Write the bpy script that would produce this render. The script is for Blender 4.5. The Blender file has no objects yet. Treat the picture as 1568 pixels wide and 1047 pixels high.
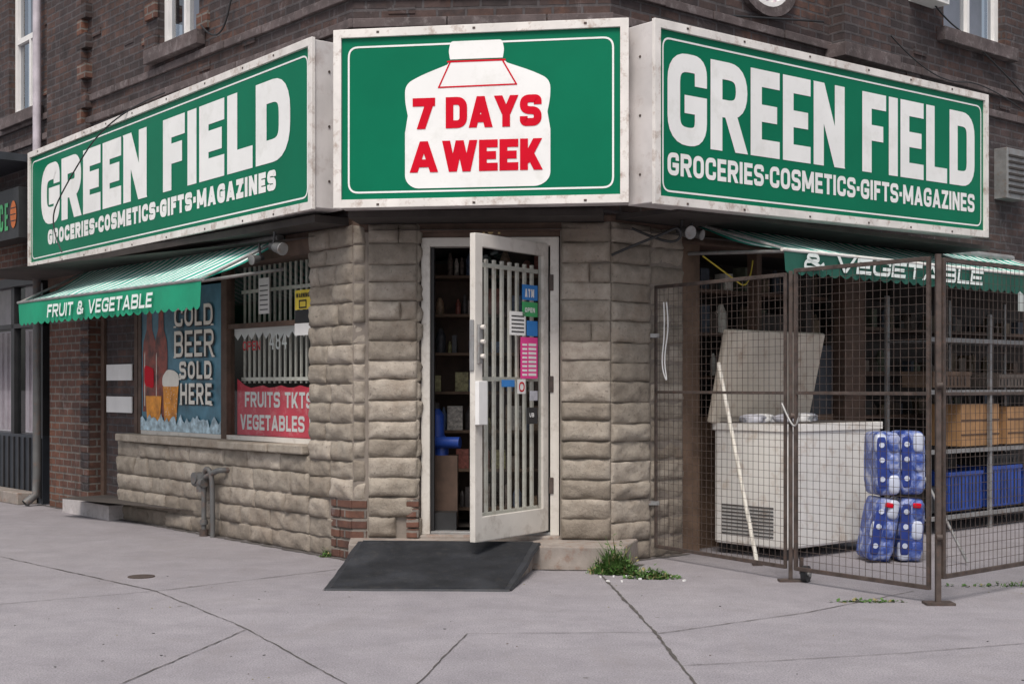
import bpy, bmesh, math, random
from mathutils import Vector, noise
random.seed(7)
R_=random.random
def ru(a,b): return a+(b-a)*random.random()
scene=bpy.context.scene
COL=scene.collection

# ------------------------------------------------------------------ materials
def nt(name):
    m=bpy.data.materials.new(name); m.use_nodes=True
    t=m.node_tree; b=t.nodes['Principled BSDF']; return m,t,b
def ramp(t,fac,stops):
    r=t.nodes.new('ShaderNodeValToRGB'); e=r.color_ramp.elements
    e[0].position=stops[0][0]; e[0].color=(*stops[0][1],1)
    e[1].position=stops[-1][0]; e[1].color=(*stops[-1][1],1)
    for p,c in stops[1:-1]:
        x=e.new(p); x.color=(*c,1)
    t.links.new(fac,r.inputs[0]); return r.outputs[0]
def nz(t,scale,detail=4,rough=.6,co=None,dist=0):
    n=t.nodes.new('ShaderNodeTexNoise'); n.inputs['Scale'].default_value=scale
    n.inputs['Detail'].default_value=detail; n.inputs['Roughness'].default_value=rough
    n.inputs['Distortion'].default_value=dist
    if co is None:
        c=t.nodes.new('ShaderNodeTexCoord'); co=c.outputs['Object']
    t.links.new(co,n.inputs['Vector']); return n.outputs['Fac']
def mix(t,fac,a,b,mode='MIX'):
    m=t.nodes.new('ShaderNodeMix'); m.data_type='RGBA'; m.blend_type=mode
    for s,v in ((m.inputs[0],fac),(m.inputs[6],a),(m.inputs[7],b)):
        if hasattr(v,'is_output'): t.links.new(v,s)
        elif isinstance(v,(int,float)): s.default_value=v
        else: s.default_value=(*v,1)
    return m.outputs[2]
def mul(t,a,b): return mix(t,1.0,a,b,'MULTIPLY')
def bump(t,b,h,strength=.3,dist=.01,prev=None):
    n=t.nodes.new('ShaderNodeBump'); n.inputs['Strength'].default_value=strength
    n.inputs['Distance'].default_value=dist
    t.links.new(h,n.inputs['Height'])
    if prev: t.links.new(prev,n.inputs['Normal'])
    t.links.new(n.outputs[0],b.inputs['Normal']); return n.outputs[0]
def mk(name,c,rough=.6,metal=0,var=.2,vs=6,bmp=0,bs=60,dirt=None,dirtamt=.5,spec=None):
    m,t,b=nt(name)
    f=nz(t,vs)
    lo=tuple(x*(1-var) for x in c); hi=tuple(min(1,x*(1+var)) for x in c)
    o=ramp(t,f,[(.3,lo),(.7,hi)])
    if dirt:
        d=nz(t,vs*2.3,6,.7)
        r=t.nodes.new('ShaderNodeMapRange'); r.inputs[1].default_value=.52; r.inputs[2].default_value=.7
        r.inputs[4].default_value=dirtamt
        t.links.new(d,r.inputs[0]); o=mix(t,r.outputs[0],o,dirt)
    t.links.new(o,b.inputs['Base Color'])
    b.inputs['Roughness'].default_value=rough; b.inputs['Metallic'].default_value=metal
    if spec is not None: b.inputs['Specular IOR Level'].default_value=spec
    if bmp: bump(t,b,nz(t,bs),bmp,.005)
    return m

def brick_mat(name,c1,c2,c3,mort,bw=.215,rh=.076,ms=.011,off=.5,eff=.5,rd=.55):
    m,t,b=nt(name)
    tc=t.nodes.new('ShaderNodeTexCoord')
    br=t.nodes.new('ShaderNodeTexBrick')
    br.offset=off
    br.inputs['Scale'].default_value=1; br.inputs['Brick Width'].default_value=bw
    br.inputs['Row Height'].default_value=rh; br.inputs['Mortar Size'].default_value=ms
    br.inputs['Mortar Smooth'].default_value=.3; br.inputs['Bias'].default_value=-.1
    br.inputs['Color1'].default_value=(*c1,1); br.inputs['Color2'].default_value=(*c2,1)
    br.inputs['Mortar'].default_value=(*mort,1)
    nv=t.nodes.new('ShaderNodeTexNoise'); nv.inputs['Scale'].default_value=9
    t.links.new(tc.outputs['UV'],nv.inputs['Vector'])
    sc=t.nodes.new('ShaderNodeVectorMath'); sc.operation='MULTIPLY_ADD'
    sc.inputs[1].default_value=(.014,.014,0); t.links.new(nv.outputs['Color'],sc.inputs[0])
    t.links.new(tc.outputs['UV'],sc.inputs[2]); t.links.new(sc.outputs[0],br.inputs['Vector'])
    big=nz(t,.9,5,.65)
    o=mix(t,ramp(t,big,[(.42,(0,0,0)),(.62,(.7,.7,.7))]),br.outputs['Color'],c3)
    rr=nz(t,1.7,4,.7)
    o=mix(t,ramp(t,rr,[(.56,(0,0,0)),(.68,(rd,rd,rd))]),o,(.22,.095,.055))
    o=mix(t,br.outputs['Fac'],o,mort)
    st=nz(t,5,6,.75)
    o=mul(t,o,ramp(t,st,[(.3,(.35,.35,.36)),(.65,(1.0,1.0,1.0))]))
    ef=nz(t,3.1,8,.8,dist=.6)
    o=mix(t,ramp(t,ef,[(.58,(0,0,0)),(.74,(eff,eff,eff))]),o,(.30,.27,.28))
    t.links.new(o,b.inputs['Base Color']); b.inputs['Roughness'].default_value=.85
    inv=t.nodes.new('ShaderNodeMath'); inv.operation='SUBTRACT'; inv.inputs[0].default_value=1
    t.links.new(br.outputs['Fac'],inv.inputs[1])
    p=bump(t,b,inv.outputs[0],.7,.012); bump(t,b,nz(t,45,4),.4,.006,p)
    return m
BRICK=brick_mat('dark_brick',(.050,.036,.036),(.108,.058,.046),(.055,.042,.045),(.088,.077,.080),rd=.45)
BRICKR=brick_mat('red_brick',(.14,.060,.042),(.22,.095,.06),(.10,.055,.045),(.20,.175,.155),rd=.3)

def stone_mat():
    m,t,b=nt('painted_stone')
    a=t.nodes.new('ShaderNodeAttribute'); a.attribute_name='blk'
    o=ramp(t,a.outputs['Fac'],[(0,(.27,.232,.19)),(.35,(.345,.303,.253)),(.7,(.385,.338,.285)),(1,(.46,.405,.345))])
    n1=nz(t,6,6,.7)
    o=mul(t,o,ramp(t,n1,[(.3,(.60,.575,.55)),(.6,(1,1,1))]))
    n2=nz(t,1.8,7,.75)
    o=mix(t,ramp(t,n2,[(.52,(0,0,0)),(.70,(.55,.55,.55))]),o,(.22,.16,.115))
    n3=nz(t,34,5,.7)
    o=mix(t,ramp(t,n3,[(.59,(0,0,0)),(.67,(.65,.65,.65))]),o,(.12,.10,.085))
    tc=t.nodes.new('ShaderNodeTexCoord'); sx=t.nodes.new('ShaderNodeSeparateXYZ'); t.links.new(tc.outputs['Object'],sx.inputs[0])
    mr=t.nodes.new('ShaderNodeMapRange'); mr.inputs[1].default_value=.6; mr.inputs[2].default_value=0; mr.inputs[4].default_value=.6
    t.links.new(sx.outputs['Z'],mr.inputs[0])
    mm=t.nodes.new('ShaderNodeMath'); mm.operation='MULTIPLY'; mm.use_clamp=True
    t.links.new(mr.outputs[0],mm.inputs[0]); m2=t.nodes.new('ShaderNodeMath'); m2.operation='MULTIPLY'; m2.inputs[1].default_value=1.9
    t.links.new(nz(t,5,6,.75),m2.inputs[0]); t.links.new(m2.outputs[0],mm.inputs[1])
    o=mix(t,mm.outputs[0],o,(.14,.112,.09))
    # soft shade under the signs, painted into the stone colour
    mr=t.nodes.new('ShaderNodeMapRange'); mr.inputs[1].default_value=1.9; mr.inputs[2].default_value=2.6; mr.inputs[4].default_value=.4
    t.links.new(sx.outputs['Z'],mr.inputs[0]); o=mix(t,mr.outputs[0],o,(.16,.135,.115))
    t.links.new(o,b.inputs['Base Color']); b.inputs['Roughness'].default_value=.8
    p=bump(t,b,nz(t,20,7,.75),.9,.016); bump(t,b,nz(t,120,3),.3,.003,p)
    return m
STONE=stone_mat()
MORT=mk('stone_mortar',(.21,.18,.155),.9,bmp=.5)

def walk_mat():
    m,t,b=nt('sidewalk_concrete')
    o=ramp(t,nz(t,.35,4,.6),[(.3,(.33,.308,.335)),(.7,(.41,.385,.410))])
    o=mul(t,o,ramp(t,nz(t,3,8,.75),[(.3,(.74,.74,.75)),(.65,(1,1,1))]))
    o=mul(t,o,ramp(t,nz(t,110,3,.7),[(.32,(.50,.50,.51)),(.58,(1,1,1))]))
    v=t.nodes.new('ShaderNodeTexVoronoi'); v.inputs['Scale'].default_value=2.6; v.inputs['Randomness'].default_value=1
    tc=t.nodes.new('ShaderNodeTexCoord'); t.links.new(tc.outputs['Object'],v.inputs['Vector'])
    o=mix(t,ramp(t,v.outputs['Distance'],[(.03,(.7,.7,.7)),(.05,(0,0,0))]),o,(.11,.10,.10))
    v2=t.nodes.new('ShaderNodeTexVoronoi'); v2.inputs['Scale'].default_value=9
    t.links.new(tc.outputs['Object'],v2.inputs['Vector'])
    o=mix(t,ramp(t,v2.outputs['Distance'],[(.04,(.55,.55,.55)),(.06,(0,0,0))]),o,(.16,.15,.15))
    w=nz(t,1.3,8,.8,dist=1.5)
    o=mix(t,ramp(t,w,[(.52,(0,0,0)),(.72,(.45,.45,.45))]),o,(.21,.19,.19))
    # long water stains
    mp=t.nodes.new('ShaderNodeMapping'); mp.inputs['Scale'].default_value=(2.2,.35,1); t.links.new(tc.outputs['Object'],mp.inputs[0])
    o=mix(t,ramp(t,nz(t,1.4,6,.7,co=mp.outputs[0]),[(.56,(0,0,0)),(.7,(.35,.35,.35))]),o,(.24,.215,.22))
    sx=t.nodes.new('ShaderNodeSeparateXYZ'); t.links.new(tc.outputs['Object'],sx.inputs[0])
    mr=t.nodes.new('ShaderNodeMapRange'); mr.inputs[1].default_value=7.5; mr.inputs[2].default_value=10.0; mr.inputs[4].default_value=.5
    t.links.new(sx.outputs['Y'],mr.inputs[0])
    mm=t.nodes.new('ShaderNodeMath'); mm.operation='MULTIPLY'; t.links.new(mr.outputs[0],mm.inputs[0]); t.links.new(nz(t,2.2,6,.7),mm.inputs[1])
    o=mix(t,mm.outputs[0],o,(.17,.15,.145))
    t.links.new(o,b.inputs['Base Color']); b.inputs['Roughness'].default_value=.85
    p=bump(t,b,nz(t,80,4,.7),.6,.006); bump(t,b,nz(t,6,4),.3,.025,p)
    return m
WALK=walk_mat()
def glass_mat(name,tint=(.85,.88,.88),base=.05,gr=.6):
    m=bpy.data.materials.new(name); m.use_nodes=True; t=m.node_tree; t.nodes.clear()
    o=t.nodes.new('ShaderNodeOutputMaterial'); mx=t.nodes.new('ShaderNodeMixShader')
    tr=t.nodes.new('ShaderNodeBsdfTransparent'); tr.inputs[0].default_value=(*tint,1)
    gl=t.nodes.new('ShaderNodeBsdfGlossy'); gl.inputs['Roughness'].default_value=.02; gl.inputs[0].default_value=(.9,.9,.9,1)
    lw=t.nodes.new('ShaderNodeLayerWeight'); lw.inputs[0].default_value=.5
    pw=t.nodes.new('ShaderNodeMath'); pw.operation='POWER'; pw.inputs[1].default_value=4; t.links.new(lw.outputs['Facing'],pw.inputs[0])
    ma=t.nodes.new('ShaderNodeMath'); ma.operation='MULTIPLY_ADD'; ma.inputs[1].default_value=gr; ma.inputs[2].default_value=base
    t.links.new(pw.outputs[0],ma.inputs[0])
    t.links.new(ma.outputs[0],mx.inputs[0]); t.links.new(tr.outputs[0],mx.inputs[1]); t.links.new(gl.outputs[0],mx.inputs[2])
    t.links.new(mx.outputs[0],o.inputs[0]); return m
GLASS=glass_mat('window_glass'); DGLASS=glass_mat('door_glass',(.72,.74,.74),.03,.3); UGLASS=glass_mat('upper_glass',(.5,.55,.6),.25,.6)
GREEN=mk('sign_green',(.0005,.150,.076),.38,var=.09,vs=1.2,spec=.12)
WHITE=mk('sign_white',(.80,.80,.79),.45,var=.05,vs=2,spec=.2,dirt=(.55,.55,.5),dirtamt=.35)
RED=mk('sign_red',(.58,.004,.02),.45,var=.06,spec=.1)
FRAMEW=mk('sign_frame_enamel',(.70,.67,.64),.5,var=.14,vs=4,dirt=(.25,.15,.10),dirtamt=.75,spec=.3)
SIDEM=mk('sign_box_metal',(.60,.57,.56),.45,var=.18,vs=2,dirt=(.3,.22,.2),dirtamt=.5)
DARKW=mk('dark_soffit',(.04,.033,.03),.8,var=.3)
BROWN=mk('brown_wood',(.095,.058,.042),.7,var=.3,vs=8)
ALU=mk('cream_aluminium',(.62,.585,.54),.4,var=.1,vs=3,dirt=(.25,.2,.16),dirtamt=.5)
BARW=mk('white_bars',(.78,.74,.66),.5,var=.08,dirt=(.35,.2,.12),dirtamt=.5)
BLACK=mk('black_plastic',(.02,.02,.022),.5,var=.3)
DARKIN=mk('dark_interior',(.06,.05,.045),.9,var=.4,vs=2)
RUB=mk('rubber',(.020,.022,.028),.6,var=.35,vs=8,bmp=.4,bs=200,dirt=(.07,.065,.06),dirtamt=.4)
CONC=mk('step_concrete',(.27,.235,.21),.85,var=.25,vs=5,bmp=.4,dirt=(.20,.10,.06),dirtamt=.8)
JOINT=mk('joint_dirt',(.085,.075,.07),.95,var=.35,vs=8)
RUST=mk('rusty_steel',(.075,.057,.050),.7,.2,var=.4,vs=15,dirt=(.16,.075,.045),dirtamt=.4)
GALV=mk('galvanised_steel',(.30,.30,.30),.5,.5,var=.25,vs=8,dirt=(.25,.13,.08),dirtamt=.5)
DGREY=mk('lamp_dark_grey',(.10,.10,.10),.5,.2,var=.3)
PIPEG=mk('pipe_grey_paint',(.11,.11,.11),.55,var=.2,dirt=(.2,.1,.06))
WAPP=mk('appliance_white',(.74,.72,.69),.4,var=.06,vs=3,dirt=(.38,.26,.17),dirtamt=.55)
LIDM=mk('lid_beige',(.56,.50,.42),.5,var=.15,vs=3,dirt=(.28,.18,.12),dirtamt=.7)
PAPER=mk('paper_white',(.76,.75,.74),.7,var=.06)
PINK=mk('paper_pink',(.75,.05,.27),.7,var=.05)
BLUES=mk('sticker_blue',(.03,.20,.55),.4,var=.1)
GREENS=mk('sticker_green',(.05,.35,.12),.4,var=.1)
YEL=mk('warning_yellow',(.65,.5,.06),.5)
BLUEP=mk('blue_plastic',(.02,.06,.30),.35,var=.3,vs=5)
def wrap_mat():
    m,t,b=nt('blue_printed_wrap')
    n=nz(t,9,4,.6,dist=.5)
    o=ramp(t,n,[(.42,(.03,.06,.26)),(.52,(.10,.15,.40)),(.60,(.26,.30,.50)),(.72,(.45,.47,.58))])
    t.links.new(o,b.inputs['Base Color']); b.inputs['Roughness'].default_value=.22
    bump(t,b,nz(t,24,5,.7,dist=1),.6,.012)
    return m
WRAP=wrap_mat()
AWG=mk('awning_green',(.004,.34,.255),.75,var=.12,vs=3,dirt=(.03,.16,.14),dirtamt=.4)
AWW=mk('awning_white',(.74,.80,.78),.75,var=.08,vs=3,dirt=(.4,.48,.47),dirtamt=.5)
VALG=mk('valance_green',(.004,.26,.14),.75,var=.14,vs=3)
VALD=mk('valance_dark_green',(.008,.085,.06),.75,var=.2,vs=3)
WOODY=mk('plywood',(.40,.22,.10),.7,var=.25,vs=6)
WOODB=mk('weathered_plywood',(.14,.09,.062),.8,var=.35,vs=5)
GOLD=mk('numeral_gold',(.55,.42,.2),.5,var=.1)
CURT=mk('pale_curtain',(.50,.42,.47),.8,var=.15)
DPAN=mk('dark_panel',(.035,.04,.05),.5,var=.2)
STB=mk('stone_band',(.09,.07,.07),.85,var=.4,vs=5,bmp=.6,dirt=(.28,.25,.25),dirtamt=.5)
LEAF=mk('weed_leaf',(.06,.13,.025),.6,var=.6,vs=30)
LEAFY=mk('dry_leaf',(.22,.19,.08),.7,var=.4,vs=30)

# ------------------------------------------------------------------ helpers
class Fr:
    def __init__(s,o,u,n,up=(0,0,1)):
        s.o=Vector(o); s.U=Vector(u); s.N=Vector(n); s.Z=Vector(up)
    def p(s,u,n,z): return s.o+s.U*u+s.N*n+s.Z*z
def root(name):
    e=bpy.data.objects.new(name,None); COL.objects.link(e); return e
def arc_round(pts,r,closed=False):
    out=[];n=len(pts)
    for i,p in enumerate(pts):
        q=Vector(p[:2])
        rd=len(p)>2 and p[2]
        if not rd or (not closed and i in(0,n-1)): out.append(q); continue
        a=Vector(pts[i-1][:2]); c=Vector(pts[(i+1)%n][:2])
        da=(a-q); dc=(c-q); rr=min(r,da.length*.5,dc.length*.5)
        if rr<1e-5: out.append(q); continue
        p0=q+da.normalized()*rr; p1=q+dc.normalized()*rr
        for k in range(7):
            f=k/6; out.append(p0*(1-f)**2+q*2*f*(1-f)+p1*f*f)
    return out
def strip(pts,t,closed=False,cap=(True,True)):
    P=[]
    for p in pts:
        if not P or (p-P[-1]).length>1e-5: P.append(Vector(p))
    if closed and (P[0]-P[-1]).length<1e-5: P.pop()
    n=len(P)
    if not closed:
        if cap[0]: P[0]=P[0]+(P[0]-P[1]).normalized()*t/2
        if cap[1]: P[-1]=P[-1]+(P[-1]-P[-2]).normalized()*t/2
    Ls=[];Rs=[]
    for i in range(n):
        if closed: a=(P[i]-P[i-1]).normalized(); b=(P[(i+1)%n]-P[i]).normalized()
        else:
            a=(P[i]-P[i-1]).normalized() if i>0 else (P[1]-P[0]).normalized()
            b=(P[i+1]-P[i]).normalized() if i<n-1 else a
        na=Vector((-a.y,a.x)); nb=Vector((-b.y,b.x)); m=(na+nb)
        if m.length<1e-4: m=na.copy()
        m.normalize(); k=t/2/max(.35,m.dot(na))
        Ls.append(P[i]+m*k); Rs.append(P[i]-m*k)
    Q=[]
    for i in range(n if closed else n-1):
        j=(i+1)%n; Q.append([Rs[i],Rs[j],Ls[j],Ls[i]])
    return Q
S1=lambda *p:('p',list(p),False,(True,True)); SC=lambda *p:('p',list(p),True,None); DG=lambda *a:('d',a)
SN=lambda *p:('p',list(p),False,(False,False)); SE=lambda *p:('p',list(p),False,(False,True))
FONT={
'A':(1.1,[DG(0,0,.5,1),DG(1,0,.5,1),SN((.25,.22),(.75,.22))]),
'B':(1,[SC((0,.5),(0,1),(.96,1,1),(.96,.5,1)),SC((0,0),(0,.5),(1,.5,1),(1,0,1))]),
'C':(1,[SN((1,.66),(1,1,1),(0,1,1),(0,0,1),(1,0,1),(1,.34))]),
'D':(1,[SC((0,0),(0,1),(1,1,1),(1,0,1))]),
'E':(.85,[S1((1,1),(0,1),(0,0),(1,0)),S1((.2,.5),(.85,.5))]),
'F':(.82,[S1((1,1),(0,1),(0,0)),S1((.2,.5),(.8,.5))]),
'G':(1.03,[SE((1,.70),(1,1,1),(0,1,1),(0,0,1),(1,0,1),(1,.44),(.62,.44))]),
'H':(1,[S1((0,0),(0,1)),S1((1,0),(1,1)),SN((.1,.5),(.9,.5))]),
'I':(0,[S1((0,0),(0,1))]),
'K':(1,[S1((0,0),(0,1)),DG(.05,.22,.95,1),DG(.38,.55,1,0)]),
'L':(.8,[S1((0,1),(0,0),(1,0))]),
'M':(1.3,[S1((0,0),(0,1)),S1((1,0),(1,1)),DG(0,1,.5,.15),DG(1,1,.5,.15)]),
'N':(1,[S1((0,0),(0,1)),S1((1,0),(1,1)),DG(0,1,1,0)]),
'O':(1,[SC((0,0,1),(0,1,1),(1,1,1),(1,0,1))]),
'P':(1,[S1((0,0),(0,.5)),SC((0,.45),(0,1),(1,1,1),(1,.45,1))]),
'R':(1.02,[S1((0,0),(0,.5)),SC((0,.47),(0,1),(1,1,1),(1,.47,1)),DG(.5,.47,1,0)]),
'S':(1,[SN((1,.745),(1,1,1),(0,1,1),(0,.52,1),(1,.48,1),(1,0,1),(0,0,1),(0,.255))]),
'T':(.9,[S1((0,1),(1,1)),S1((.5,.9),(.5,0))]),
'U':(1,[S1((0,1),(0,0,1),(1,0,1),(1,1))]),
'V':(1.05,[DG(0,1,.5,0),DG(1,1,.5,0)]),
'W':(1.6,[DG(0,1,.25,0),DG(.5,1,.25,0),DG(.5,1,.75,0),DG(1,1,.75,0)]),
'Y':(1.1,[DG(0,1,.5,.4),DG(1,1,.5,.4),S1((.5,.45),(.5,0))]),
'Z':(.9,[S1((0,1),(1,1)),S1((0,0),(1,0)),DG(0,.05,1,.95)]),
'7':(.95,[S1((0,1),(1,1)),DG(.3,0,1,.97)]),
'4':(1,[S1((.75,1),(.75,0)),S1((0,.28),(1,.28)),DG(0,.28,.7,1)]),
'8':(1,[SC((0,.5,1),(0,1,1),(1,1,1),(1,.5,1)),SC((0,0,1),(0,.5,1),(1,.5,1),(1,0,1))]),
'&':(1.1,[SN((1,.42),(.75,0,1),(0,0,1),(0,.5,1),(.7,.6,1),(.6,1,1),(.1,1,1),(.1,.7,1),(1,0))]),
}
def text_quads(s,W,H,t,gap,slant=0):
    fixed=0;units=0
    for c in s:
        if c==' ': units+=.45
        elif c in '.·': fixed+=t*1.1
        else:
            fixed+=t if c=='I' else 0; units+=FONT[c][0]
    fixed+=gap*(len(s)-1)
    lw=(W-fixed)/units
    x=0;out=[]
    for c in s:
        if c==' ': x+=.45*lw+gap; continue
        if c in '.·':
            y0=H*.36 if c=='·' else 0; k=t*1.1
            out.append((0,[Vector(p) for p in((x,y0),(x+k,y0),(x+k,y0+k),(x,y0+k))])); x+=k+gap; continue
        w=FONT[c][0]*lw if c!='I' else t
        for li,it in enumerate(FONT[c][1]):
            if it[0]=='p':
                pts=[(x+t/2+p[0]*(w-t),t/2+p[1]*(H-t))+tuple(p[2:]) for p in it[1]]
                P=arc_round(pts,min(w-t,H-t)*.5 if w>t*1.05 else 0,it[2])
                for q in strip(P,t,it[2],it[3]): out.append((li,q))
            else:
                a=it[1]; X0=x+t/2+a[0]*(w-t);X1=x+t/2+a[2]*(w-t);Y0=a[1]*H;Y1=a[3]*H
                ln=math.hypot(X1-X0,Y1-Y0); hw=min(t*ln/abs(Y1-Y0),t*1.5)/2
                out.append((li,[Vector((X0-hw,Y0)),Vector((X0+hw,Y0)),Vector((X1+hw,Y1)),Vector((X1-hw,Y1))]))
        x+=w+gap
    if slant:
        out=[(l,[Vector((p.x+slant*p.y,p.y)) for p in q]) for l,q in out]
    return out

class MB:
    def __init__(s): s.v=[];s.f=[];s.m=[];s.mats=[];s.b=[];s.uv=[];s.sm=[]
    def mi(s,m):
        if m not in s.mats: s.mats.append(m)
        return s.mats.index(m)
    def face(s,pts,m,uv=None,b=0.5,sm=False):
        i=len(s.v); s.v+= [tuple(p) for p in pts]; s.f.append(tuple(range(i,i+len(pts))))
        s.m.append(s.mi(m)); s.b.append(b); s.uv.append(uv or [(0,0)]*len(pts)); s.sm.append(sm)
    def grid(s,rows,m,b=.5,sm=True,closeu=False,uv=None):
        i0=len(s.v); nr=len(rows); nc=len(rows[0])
        for r in rows: s.v+=[tuple(p) for p in r]
        for r in range(nr-1):
            for c in range(nc if closeu else nc-1):
                d=(c+1)%nc
                s.f.append((i0+r*nc+c,i0+r*nc+d,i0+(r+1)*nc+d,i0+(r+1)*nc+c)); s.m.append(s.mi(m)); s.b.append(b); s.uv.append([(0,0)]*4); s.sm.append(sm)
    def box(s,fr,u0,u1,n0,n1,z0,z1,m,b=.5):
        P=[(u,n,z) for z in(z0,z1) for n in(n0,n1) for u in(u0,u1)]
        for q in((0,2,3,1),(4,5,7,6),(0,1,5,4),(2,6,7,3),(0,4,6,2),(1,3,7,5)):
            pts=[fr.p(*P[k]) for k in q]
            uv=[(P[k][0]+P[k][1],P[k][2]) for k in q]
            s.face(pts,m,uv,b)
    def poly(s,fr,pts,n,m): s.face([fr.p(p[0],n,p[1]) for p in pts],m)
    def text(s,fr,txt,u0,v0,W,H,t,gap,n,m,slant=0):
        for l,q in text_quads(txt,W,H,t,gap,slant):
            s.face([fr.p(u0+p.x,n+l*.0004,v0+p.y) for p in q],m)
    def line(s,fr,pts,t,n,m,closed=False,r=0):
        P=arc_round([tuple(p)+((1,) if r else ()) for p in pts],r,closed)
        for q in strip(P,t,closed,(False,False)): s.face([fr.p(p.x,n,p.y) for p in q],m)
    def tube(s,p0,p1,r,m,seg=8,r1=None,caps=True):
        p0=Vector(p0);p1=Vector(p1);d=(p1-p0).normalized()
        a=d.cross(Vector((0,0,1)) if abs(d.z)<.9 else Vector((1,0,0))).normalized(); c=d.cross(a)
        r1=r if r1 is None else r1
        A=[p0+(a*math.cos(2*math.pi*k/seg)+c*math.sin(2*math.pi*k/seg))*r for k in range(seg)]
        B=[p1+(a*math.cos(2*math.pi*k/seg)+c*math.sin(2*math.pi*k/seg))*r1 for k in range(seg)]
        s.grid([A,B],m,closeu=True)
        if caps: s.face(A[::-1],m); s.face(B,m)
    def build(s,name,parent=None,bevel=0,normals=False):
        me=bpy.data.meshes.new(name); me.from_pydata(s.v,[],s.f); me.update()
        for m in s.mats: me.materials.append(m)
        for i,p in enumerate(me.polygons): p.material_index=s.m[i]; p.use_smooth=s.sm[i]
        at=me.attributes.new('blk','FLOAT','FACE')
        for i,x in enumerate(s.b): at.data[i].value=x
        ul=me.uv_layers.new(name='UVMap')
        for i,p in enumerate(me.polygons):
            for j in range(p.loop_total): ul.data[p.loop_start+j].uv=s.uv[i][j]
        if bevel or normals:
            bm=bmesh.new(); bm.from_mesh(me); bmesh.ops.remove_doubles(bm,verts=bm.verts,dist=.00005)
            bmesh.ops.recalc_face_normals(bm,faces=bm.faces); bm.to_mesh(me); bm.free()
        ob=bpy.data.objects.new(name,me); COL.objects.link(ob)
        if bevel:
            md=ob.modifiers.new('bevel','BEVEL'); md.width=bevel; md.segments=2; md.limit_method='ANGLE'
        if parent: ob.parent=parent
        return ob
def cable(name,pts,r,m,parent=None,closed=False,smooth=True):
    c=bpy.data.curves.new(name,'CURVE'); c.dimensions='3D'; c.bevel_depth=r; c.bevel_resolution=3
    sp=c.splines.new('NURBS' if smooth else 'POLY'); sp.points.add(len(pts)-1)
    for i,p in enumerate(pts): sp.points[i].co=(*p,1)
    if smooth: sp.use_endpoint_u=True; sp.order_u=3
    c.materials.append(m); o=bpy.data.objects.new(name,c); COL.objects.link(o)
    if parent:o.parent=parent
    return o
def stone(mb,fr,u0,u1,z0,z1,n0=0,ch=.145,lr=(.22,.5),skip=None):
    nr=max(1,round((z1-z0)/ch)); h=(z1-z0)/nr
    zc=[z0+r*h+(ru(-.014,.014) if 0<r<nr else 0) for r in range(nr+1)]
    for r in range(nr):
        za=zc[r]; zb=zc[r+1]; hh=zb-za; u=u0
        while u<u1-1e-4:
            l=ru(*lr)
            if u1-(u+l)<lr[0]*.6: l=u1-u
            ua=u;ub=min(u1,u+l);u=ub
            if skip and skip((ua+ub)/2,(za+zb)/2): continue
            L=ub-ua; d=ru(.012,.038); nx=max(3,int(L/.03)); nzv=4; b=R_()
            us=[0,.005,.014]+[.014+(L-.028)*k/nx for k in range(1,nx)]+[L-.014,L-.005,L]
            zs=[0,.005,.016]+[.016+(hh-.032)*k/nzv for k in range(1,nzv)]+[hh-.016,hh-.005,hh]
            rows=[];off=Vector((r*3.1,ua*7,0)); tl=ru(-.006,.006)
            for j,zz in enumerate(zs):
                row=[]
                ej=min(j,len(zs)-1-j)
                for i,uu in enumerate(us):
                    ei=min(i,len(us)-1-i); e=min(ei,ej)
                    w=noise.noise(Vector(((ua+uu)*9,(za+zz)*16,n0*5))+off)
                    n=(-.006,.006,d*.75)[e] if e<3 else d
                    if e>0: n+=w*.018+ (.008*noise.noise(Vector(((ua+uu)*32,(za+zz)*40,3))))+tl*(zz/hh-.5)*2
                    wob=.007*noise.noise(Vector(((ua+uu)*5,za*9,1))) 
                    row.append(fr.p(ua+uu,n0+n,za+zz+(wob if ej<2 else 0)))
                rows.append(row)
            mb.grid(rows,STONE,b=b)
def holes_wall(mb,fr,u0,u1,z0,z1,holes,th,m,n=0):
    us=sorted({u0,u1,*[h[0] for h in holes],*[h[1] for h in holes]}); zs=sorted({z0,z1,*[h[2] for h in holes],*[h[3] for h in holes]})
    for i in range(len(us)-1):
        for j in range(len(zs)-1):
            uc=(us[i]+us[i+1])/2; zc=(zs[j]+zs[j+1])/2
            if any(h[0]<uc<h[1] and h[2]<zc<h[3] for h in holes): continue
            a,b,c,d=us[i],us[i+1],zs[j],zs[j+1]
            mb.face([fr.p(a,n,c),fr.p(b,n,c),fr.p(b,n,d),fr.p(a,n,d)],m,[(a,c),(b,c),(b,d),(a,d)])
    for h in holes:
        a,b,c,d=h
        for p,q in(((a,c),(b,c)),((b,c),(b,d)),((b,d),(a,d)),((a,d),(a,c))):
            mb.face([fr.p(p[0],n,p[1]),fr.p(q[0],n,q[1]),fr.p(q[0],n-th,q[1]),fr.p(p[0],n-th,p[1])],m,
              [(p[0],p[1]),(q[0],q[1]),(q[0]+th,q[1]),(p[0]+th,p[1])])

a_=math.radians(40.5); sn,cs=math.sin(a_),math.cos(a_)
Ld=Vector((-sn,cs,0)); Rd=Vector((cs,sn,0))
A=Vector((-1.19,10.0,0)); B=Vector((.725,9.84,0))
FL=Fr(A,Ld,-Rd); FRt=Fr(B,Rd,-Ld)
dD=(B-A).normalized(); FD=Fr(A,dD,Vector((dD.y,-dD.x,0)))
DL=(B-A).length
W0=Fr((0,0,0),(1,0,0),(0,-1,0))

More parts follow.
